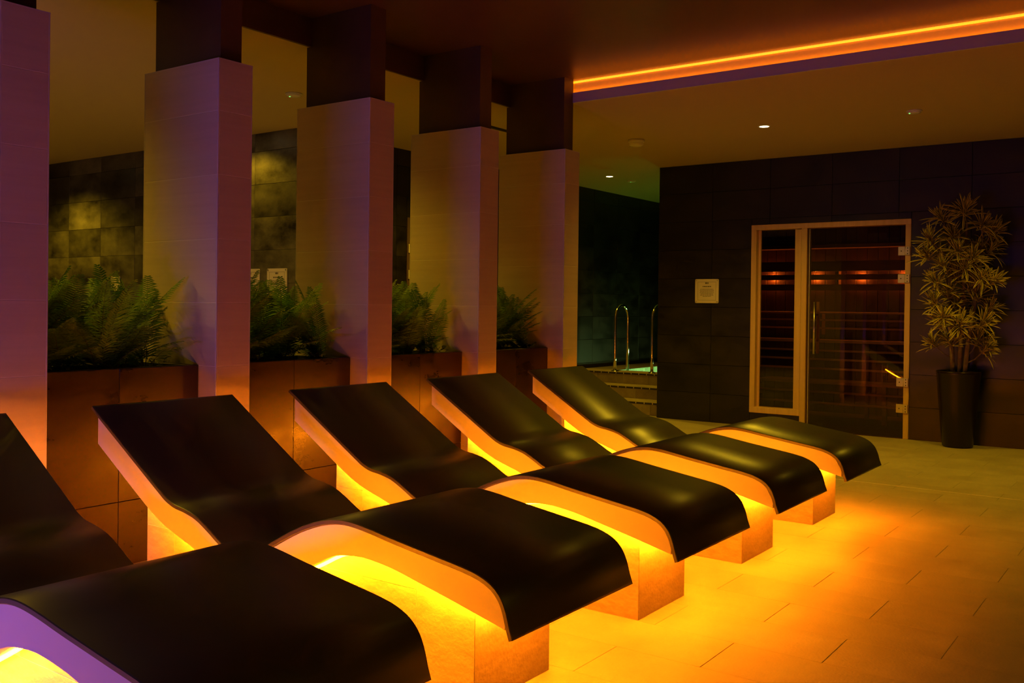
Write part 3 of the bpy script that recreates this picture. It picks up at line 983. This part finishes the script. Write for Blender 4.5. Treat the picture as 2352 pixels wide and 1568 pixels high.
# ------------------------------------------------------------------ second glass door in the pool wall
d2 = thing('door_2', (XB, 7.57, 0), 'dark framed glass door with steel hinges partly hidden by the fourth pillar', kind='structure')
for (a, b, c, d) in ((7.10, 7.16, 0, 2.085), (7.99, 8.05, 0, 2.085), (7.16, 7.99, 2.025, 2.085)):
    box('frame', XB - 0.06, XB + 0.012, a, b, c, d, M['brown_paint'], d2, ch=0.003)
box('pane', XB - 0.004, XB + 0.004, 7.165, 7.985, 0.01, 2.02, M['glass'], d2)
box('back_panel', XB - 0.11, XB - 0.061, 7.10, 8.05, 0, 2.085, M['dark'], d2)
for z in (1.775, 1.515, 0.535, 0.286):
    h = MB().box(XB + 0.0125, XB + 0.022, 7.112, 7.150, z - 0.045, z + 0.045, ch=0.002).build('hinge', M['hinge'], d2)
    MB().box(XB + 0.0045, XB + 0.014, 7.166, 7.225, z - 0.045, z + 0.045, ch=0.002).build('hinge_leaf', M['hinge'], h)
    s = MB()
    for dz in (-0.027, 0, 0.027):
        s.tube([(XB + 0.021, 7.131, z + dz), (XB + 0.0235, 7.131, z + dz)], 0.006, 8)
    s.build('screw', M['dark'], h)

# ------------------------------------------------------------------ pool steps, pool and rails
st = thing('pool_steps', (-5.6, 9.9, 0), 'three tiled steps with dark nosing leading up to the pool', 'steps')
SXA, SXB = XB + 0.004, XCOR - 0.004
STEP = [(9.60, 9.98, 0.145), (9.98, 10.36, 0.282)]
for (ya, yb, z) in STEP + [(10.30, 10.62, 0.42)]:
    pass
levels = [(9.60, 0.0, 0.145), (9.93, 0.145, 0.282), (10.25, 0.282, 0.42)]
yend = [9.93, 10.25, 10.58]
for (ya, z0, z1), ye in zip(levels, yend):
    box('step_core', SXA, SXB, ya + 0.012, ye + (0.012 if ye < 10.5 else 0), z0 if z0 == 0 else z0 - 0.1, z1 - 0.012, M['wall_grout'], st)
    x = SXA
    k = 0
    while x < SXB - 0.02:            # risers and treads
        x2 = min(SXB, x + 0.36)
        piece('riser_tile', x + 0.001, x2 - 0.001, ya + 0.002, ya + 0.012, z0 + 0.001, z1 - 0.023, M['step'], st)
        piece('tread_tile', x + 0.001, x2 - 0.001, ya + 0.026, ye - 0.001, z1 - 0.012, z1, M['tread'], st)
        x = x2
    x = SXA
    while x < SXB - 0.02:            # nosing pieces
        x2 = min(SXB, x + 0.105)
        piece('nosing_tile', x + 0.004, x2 - 0.004, ya - 0.004, ya + 0.020, z1 - 0.022, z1 - 0.004, M['nosing'], st, ch=0.002)
        piece('nosing_joint', x2 - 0.004, x2 + 0.004 if x2 < SXB else x2, ya - 0.003, ya + 0.020, z1 - 0.021, z1 - 0.005, M['col_grout'], st, ch=0.001)
        piece('nosing_cap', x + 0.001, x2 - 0.001, ya - 0.003, ya + 0.025, z1 - 0.0035, z1 + 0.0005, M['tread'], st, ch=0.0005)
        x = x2
pool = thing('plunge_pool', (-5.4, 12.0, 0), 'raised green lit mosaic plunge pool behind the steps', 'pool')
PLX, PY0, PY1 = -5.95, 10.58, 13.2
box('side_deck', SXA, PLX, PY0, YBACK - 0.01, 0, 0.42, M['step'], pool)
box('end_deck', PLX, SXB, PY1, YBACK - 0.01, 0, 0.42, M['step'], pool)
box('basin_floor', PLX, SXB, PY0, PY1, 0.0, 0.04, M['mosaic'], pool)
box('basin_wall', PLX, PLX + 0.012, PY0, PY1, 0.04, 0.418, M['mosaic'], pool)
box('basin_wall', PLX + 0.012, SXB, PY0, PY0 + 0.012, 0.04, 0.418, M['mosaic'], pool)
box('basin_wall', PLX + 0.012, SXB, PY1 - 0.012, PY1, 0.04, 0.418, M['mosaic'], pool)
box('water', PLX + 0.013, SXB, PY0 + 0.013, PY1 - 0.013, 0.18, 0.185, M['water'], pool)
for yy in (11.0, 11.9):
    MB().tube([(SXB, yy, 0.28), (SXB - 0.012, yy, 0.28), (SXB - 0.02, yy, 0.28)], [0.06, 0.06, 0.045], 14).build('lamp', M['pool_lamp'], pool)
    ld = bpy.data.lights.new('pool_light', 'SPOT')
    ld.spot_size = math.radians(125)
    ld.spot_blend = 0.8
    ld.color = (0.55, 1.0, 0.28)
    ld.energy = W_POOL
    ld.shadow_soft_size = 0.05
    lo = bpy.data.objects.new('pool_light', ld)
    lo.parent = pool
    lo.location = Vector((SXB - 0.03, yy, 0.28)) - pool.location
    lo.rotation_euler = (0, math.radians(92), 0)
    col.objects.link(lo)

MB().lathe([(0.07, 0.0405), (0.07, 0.052), (0.05, 0.058)], -5.3, 11.5, 14).build('floor_lamp_lens', M['pool_lamp'], pool)
ld = bpy.data.lights.new('pool_floor_light', 'POINT')
ld.color = (0.42, 1.0, 0.12)
ld.energy = 16.0
ld.shadow_soft_size = 0.05
lo = bpy.data.objects.new('pool_floor_light', ld)
lo.parent = pool
lo.location = Vector((-5.3, 11.5, 0.10)) - pool.location
col.objects.link(lo)

def rail(x, label):
    r = thing('grab_rail', (x, 10.30, 0.42), label, 'handrail', 'steel grab rails at the pool edge')
    pts = [(x, 10.30, 0.425), (x, 10.30, 0.6), (x, 10.30, 0.9), (x, 10.30, 1.08)]
    for k in range(1, 12):
        a = math.pi * k / 12
        pts.append((x, 10.46 - 0.16 * math.cos(a), 1.08 + 0.16 * math.sin(a)))
    pts += [(x, 10.62, 1.08), (x, 10.62, 0.8), (x, 10.62, 0.30)]
    MB().tube(pts, 0.019, 12).build('tube', M['chrome'], r)
    MB().lathe([(0.048, 0.4205), (0.048, 0.426), (0.030, 0.436), (0.0195, 0.438)], x, 10.30, 18).build('flange', M['chrome'], r)
    return r
rail(-5.835, 'left of the two polished steel hoop rails at the pool')
rail(-5.325, 'right steel hoop rail at the pool, cut off by the sauna wall corner')

# ------------------------------------------------------------------ potted dracaena
PXc, PYc = -1.72, 9.245
pt = thing('potted_dracaena', (PXc, PYc, 0), 'tall variegated dracaena in a dark tapered pot beside the sauna door', 'potted plant')
MB().lathe([(0.115, 0.0), (0.128, 0.01), (0.158, 0.35), (0.183, 0.655), (0.187, 0.672), (0.180, 0.680), (0.168, 0.672), (0.160, 0.60)], PXc, PYc, 32, cap=True).build('pot', M['pot'], pt)
MB().lathe([(0.005, 0.626), (0.10, 0.630), (0.163, 0.624)], PXc, PYc, 20, cap=False).build('soil', M['soil'], pt)
CANES = [[(-1.765, 9.24, 0.62), (-1.775, 9.23, 0.85), (-1.80, 9.22, 1.15), (-1.78, 9.19, 1.5), (-1.80, 9.15, 1.92)],
         [(-1.715, 9.26, 0.62), (-1.71, 9.25, 0.9), (-1.69, 9.24, 1.3), (-1.67, 9.20, 1.7), (-1.65, 9.14, 2.0)],
         [(-1.665, 9.22, 0.62), (-1.645, 9.21, 0.88), (-1.60, 9.20, 1.2), (-1.55, 9.18, 1.55), (-1.52, 9.14, 1.86)]]
for c in CANES:
    MB().tube(c, [0.021, 0.020, 0.017, 0.013, 0.009], 8).build('cane', M['cane'], pt)

def rosette_mesh(seed):
    rr = random.Random(seed)
    m = MB()
    nl = 42
    for q in range(nl):
        az = q * 2.39996 + rr.uniform(-0.25, 0.25)
        el = math.radians(rr.uniform(8, 80) if q > 6 else rr.uniform(60, 88))
        L = rr.uniform(0.12, 0.19)
        w = rr.uniform(0.008, 0.0105)
        d = Vector((math.cos(az) * math.cos(el), math.sin(az) * math.cos(el), math.sin(el)))
        side = Vector((-math.sin(az), math.cos(az), 0))
        base = Vector((0, 0, rr.uniform(-0.04, 0.03)))
        rows = []
        ns = 5
        droop = rr.uniform(0.02, 0.07)
        for k in range(ns + 1):
            t = k / ns
            p = base + d * (0.012 + L * t) + Vector((0, 0, -droop * t * t))
            ww = w * (0.55 + 1.3 * t) * (1 - t) ** 0.55 if t < 1 else 0.0006
            up = d.cross(side) * 0.0022 * (1 if t < 1 else 0)
            rows.append(len(m.v))
            m.v += [tuple(p - side * ww), tuple(p - side * ww * 0.45 + up), tuple(p + side * ww * 0.45 + up), tuple(p + side * ww)]
        for k in range(ns):
            a, b = rows[k], rows[k + 1]
            for c in range(3):
                m.face((a + c, a + c + 1, b + c + 1, b + c), 1 if c == 1 else 0)
    return m.mesh('leaf_cluster', [M['leaf_yellow'], M['leaf_green']])
ros = [rosette_mesh(s) for s in range(4)]
RP = [(-1.83, 9.05, 2.02), (-1.65, 9.01, 2.07), (-1.75, 9.1, 1.86), (-1.92, 9.03, 1.83), (-1.51, 9.0, 1.94), (-1.45, 9.1, 1.89), (-1.87, 9.22, 1.68), (-1.6, 9.2, 1.73),
      (-1.47, 9.19, 1.75), (-1.88, 9.05, 1.46), (-1.79, 9.14, 1.35), (-1.65, 9.06, 1.57), (-1.52, 9.03, 1.48), (-1.43, 9.01, 1.46), (-1.88, 9.04, 1.27), (-1.75, 9.24, 1.21),
      (-1.59, 9.21, 1.31), (-1.48, 9.2, 1.22), (-1.87, 9.2, 1.09), (-1.68, 9.04, 1.08), (-1.51, 9.07, 1.1), (-1.91, 9.17, 0.91), (-1.78, 9.2, 0.93), (-1.57, 9.22, 0.94),
      (-1.51, 9.2, 0.87), (-1.94, 9.01, 1.69), (-1.63, 9.16, 1.42), (-1.73, 9.18, 1.5), (-1.70, 9.05, 1.72), (-1.80, 9.0, 1.60), (-1.58, 9.0, 1.66), (-1.80, 8.98, 1.15)]
rr = random.Random(3)
br_m = MB()
for i, p in enumerate(RP):
    f = add('leaf_cluster', ros[i % 4], pt)
    f.location = Vector(p) - pt.location
    out = Vector((p[0] - PXc, p[1] - PYc + 0.02, 0.0))
    dirv = (out * 2.6 + Vector((rr.uniform(-.3, .3), rr.uniform(-.35, 0.0), 0.75))).normalized()
    q = Vector((0, 0, 1)).rotation_difference(dirv)
    f.rotation_euler = (q.to_matrix() @ Matrix.Rotation(rr.uniform(0, 6.28), 3, 'Z')).to_euler()
    s = rr.uniform(0.95, 1.2)
    f.scale = (s, s, s)
    # twig to the nearest cane
    best = None
    for c in CANES:
        for a, b in zip(c, c[1:]):
            for t in (0, 0.25, 0.5, 0.75, 1):
                qv = Vector(a).lerp(Vector(b), t)
                dd = (qv - (Vector(p) - Vector((0, 0, 0.12)))).length
                if best is None or dd < best[0]:
                    best = (dd, qv)
    mid = best[1].lerp(Vector(p), 0.5) + Vector((0, 0, -0.02))
    br_m.tube([tuple(best[1]), tuple(mid), p], [0.007, 0.006, 0.005], 6)
tag(br_m.build('branches', M['cane'], pt), kind='stuff')

# ------------------------------------------------------------------ ceiling fittings
def downlight(x, y, label, watts, color=WARM, group='recessed ceiling downlights', angle=135, z=ZC):
    d = thing('downlight', (x, y, z), label, 'downlight', group)
    MB().lathe([(0.039, z - 0.0015), (0.042, z - 0.004), (0.052, z - 0.003), (0.054, z - 0.0002)], x, y, 24, cap=False).build('bezel', M['white'], d)
    MB().lathe([(0.039, z - 0.003), (0.026, z - 0.0055), (0.002, z - 0.007)], x, y, 20, cap=False).build('lens', M['lens'], d)
    ld = bpy.data.lights.new('downlight_beam', 'SPOT')
    ld.color = color
    ld.energy = watts
    ld.spot_size = math.radians(angle)
    ld.spot_blend = 0.7
    ld.shadow_soft_size = 0.03
    lo = bpy.data.objects.new('downlight_beam', ld)
    lo.parent = d
    lo.location = (0, 0, -0.02)
    col.objects.link(lo)
    return d
downlight(-2.99, 7.774, 'bright recessed downlight in the ceiling in front of the sauna', W_DOWN * 2.2, angle=145)
downlight(-5.646, 9.78, 'bright recessed downlight in the ceiling above the pool steps', W_DOWN * 1.6, angle=115)
downlight(-0.60, 7.775, 'recessed downlight in the ceiling to the right of the potted plant', W_DOWN * 2.0, angle=125)
downlight(2.15, 1.6, 'added, unseen downlight in the low ceiling at the near right of the walkway', W_DOWN * 1.3, angle=160)  # added out of view to brighten the nearest slab
downlight(-5.43, 1.1, 'recessed downlight over the corridor left of the nearest pillar', W_CORRIDOR)
downlight(-8.0, 2.6, 'added, unseen downlight deep in the corridor left of the nearest pillar', W_CORRIDOR)  # added out of view to keep the corridor floor and ceiling bright
downlight(-5.43, 2.3, 'recessed downlight over the corridor hidden by the nearest pillar', W_CORRIDOR * 0.5)
downlight(-5.43, 4.1, 'recessed downlight over the corridor hidden by the second pillar', W_CORRIDOR * 0.8)
downlight(-5.43, 7.0, 'recessed downlight over the corridor hidden by the fourth pillar', W_CORRIDOR)
downlight(-6.95, 5.38, 'added, hidden downlight close to the dark wall above the plaques', W_CORRIDOR * 0.3)  # added lamp, its patch of light stands in for a reflection in the tiles
downlight(-9.9, 4.95, 'added, hidden downlight close to the dark wall at the far left', W_CORRIDOR * 1.1)  # also added, lights the tiles where they would mirror something bright

def detector(x, y, label, r=0.052, h=0.035, led=None):
    d = thing('smoke_detector', (x, y, ZC), label, 'smoke detector')
    MB().lathe([(r, ZC - 0.0005), (r, ZC - h * 0.35), (r * 0.94, ZC - h * 0.42)], x, y, 24).build('base', M['white'], d)
    MB().lathe([(r * 0.86, ZC - h * 0.42), (r * 0.86, ZC - h * 0.8), (r * 0.6, ZC - h), (0.002, ZC - h * 1.02)], x, y, 24, cap=False).build('dome', M['white'], d)
    if led:
        MB().lathe([(0.006, ZC - h * 0.9), (0.005, ZC - h * 1.08), (0.001, ZC - h * 1.1)], x + led[0], y + led[1], 8).build('indicator', M['green_led'], d)
detector(-4.212, 7.782, 'round smoke detector on the ceiling left of the sauna downlight', r=0.075, h=0.06)
detector(-1.79, 7.775, 'small round ceiling detector above the potted plant', r=0.058, h=0.022, led=(-0.03, -0.02))
detector(-5.429, 4.752, 'round ceiling detector with green indicator left of the third pillar', r=0.062, h=0.022, led=(-0.022, -0.02))
detector(-5.61, 10.25, 'small ceiling detector with green indicator beside the pool downlight', r=0.055, h=0.018, led=(0.0, -0.02))
v = thing('slot_vent', (-4.96, 6.9, ZC), 'thin dark slot vent in the low ceiling behind the fourth pillar', 'vent')
for dx in (-0.022, 0.022):
    box('slot', -4.97 + dx - 0.012, -4.97 + dx + 0.012, 6.2, 7.6, ZC - 0.003, ZC - 0.0005, M['dark'], v)
box('frame', -4.975, -4.965, 6.2, 7.6, ZC - 0.005, ZC - 0.0005, M['brown_paint'], v)

# ------------------------------------------------------------------ violet bar added at the near end, stands in for an unseen violet source
b = thing('stand_in_light_bar', (-3.15, YREAR, 0.45), 'added long violet bar, unseen stand-in for the violet light at the near end of the room', 'stand-in light')
box('housing', -4.12, -2.18, YREAR, YREAR + 0.03, 0.38, 0.52, M['dark'], b, ch=0.005)
MB().tube([(-4.08, YREAR + 0.05, 0.45), (-3.1, YREAR + 0.05, 0.45), (-2.22, YREAR + 0.05, 0.45)], 0.03, 12).build('tube', M['violet'], b)
for x in (-4.1, -2.2):
    MB().box(x - 0.02, x + 0.02, YREAR + 0.03, YREAR + 0.085, 0.41, 0.49, ch=0.004).build('end_cap', M['dark'], b)
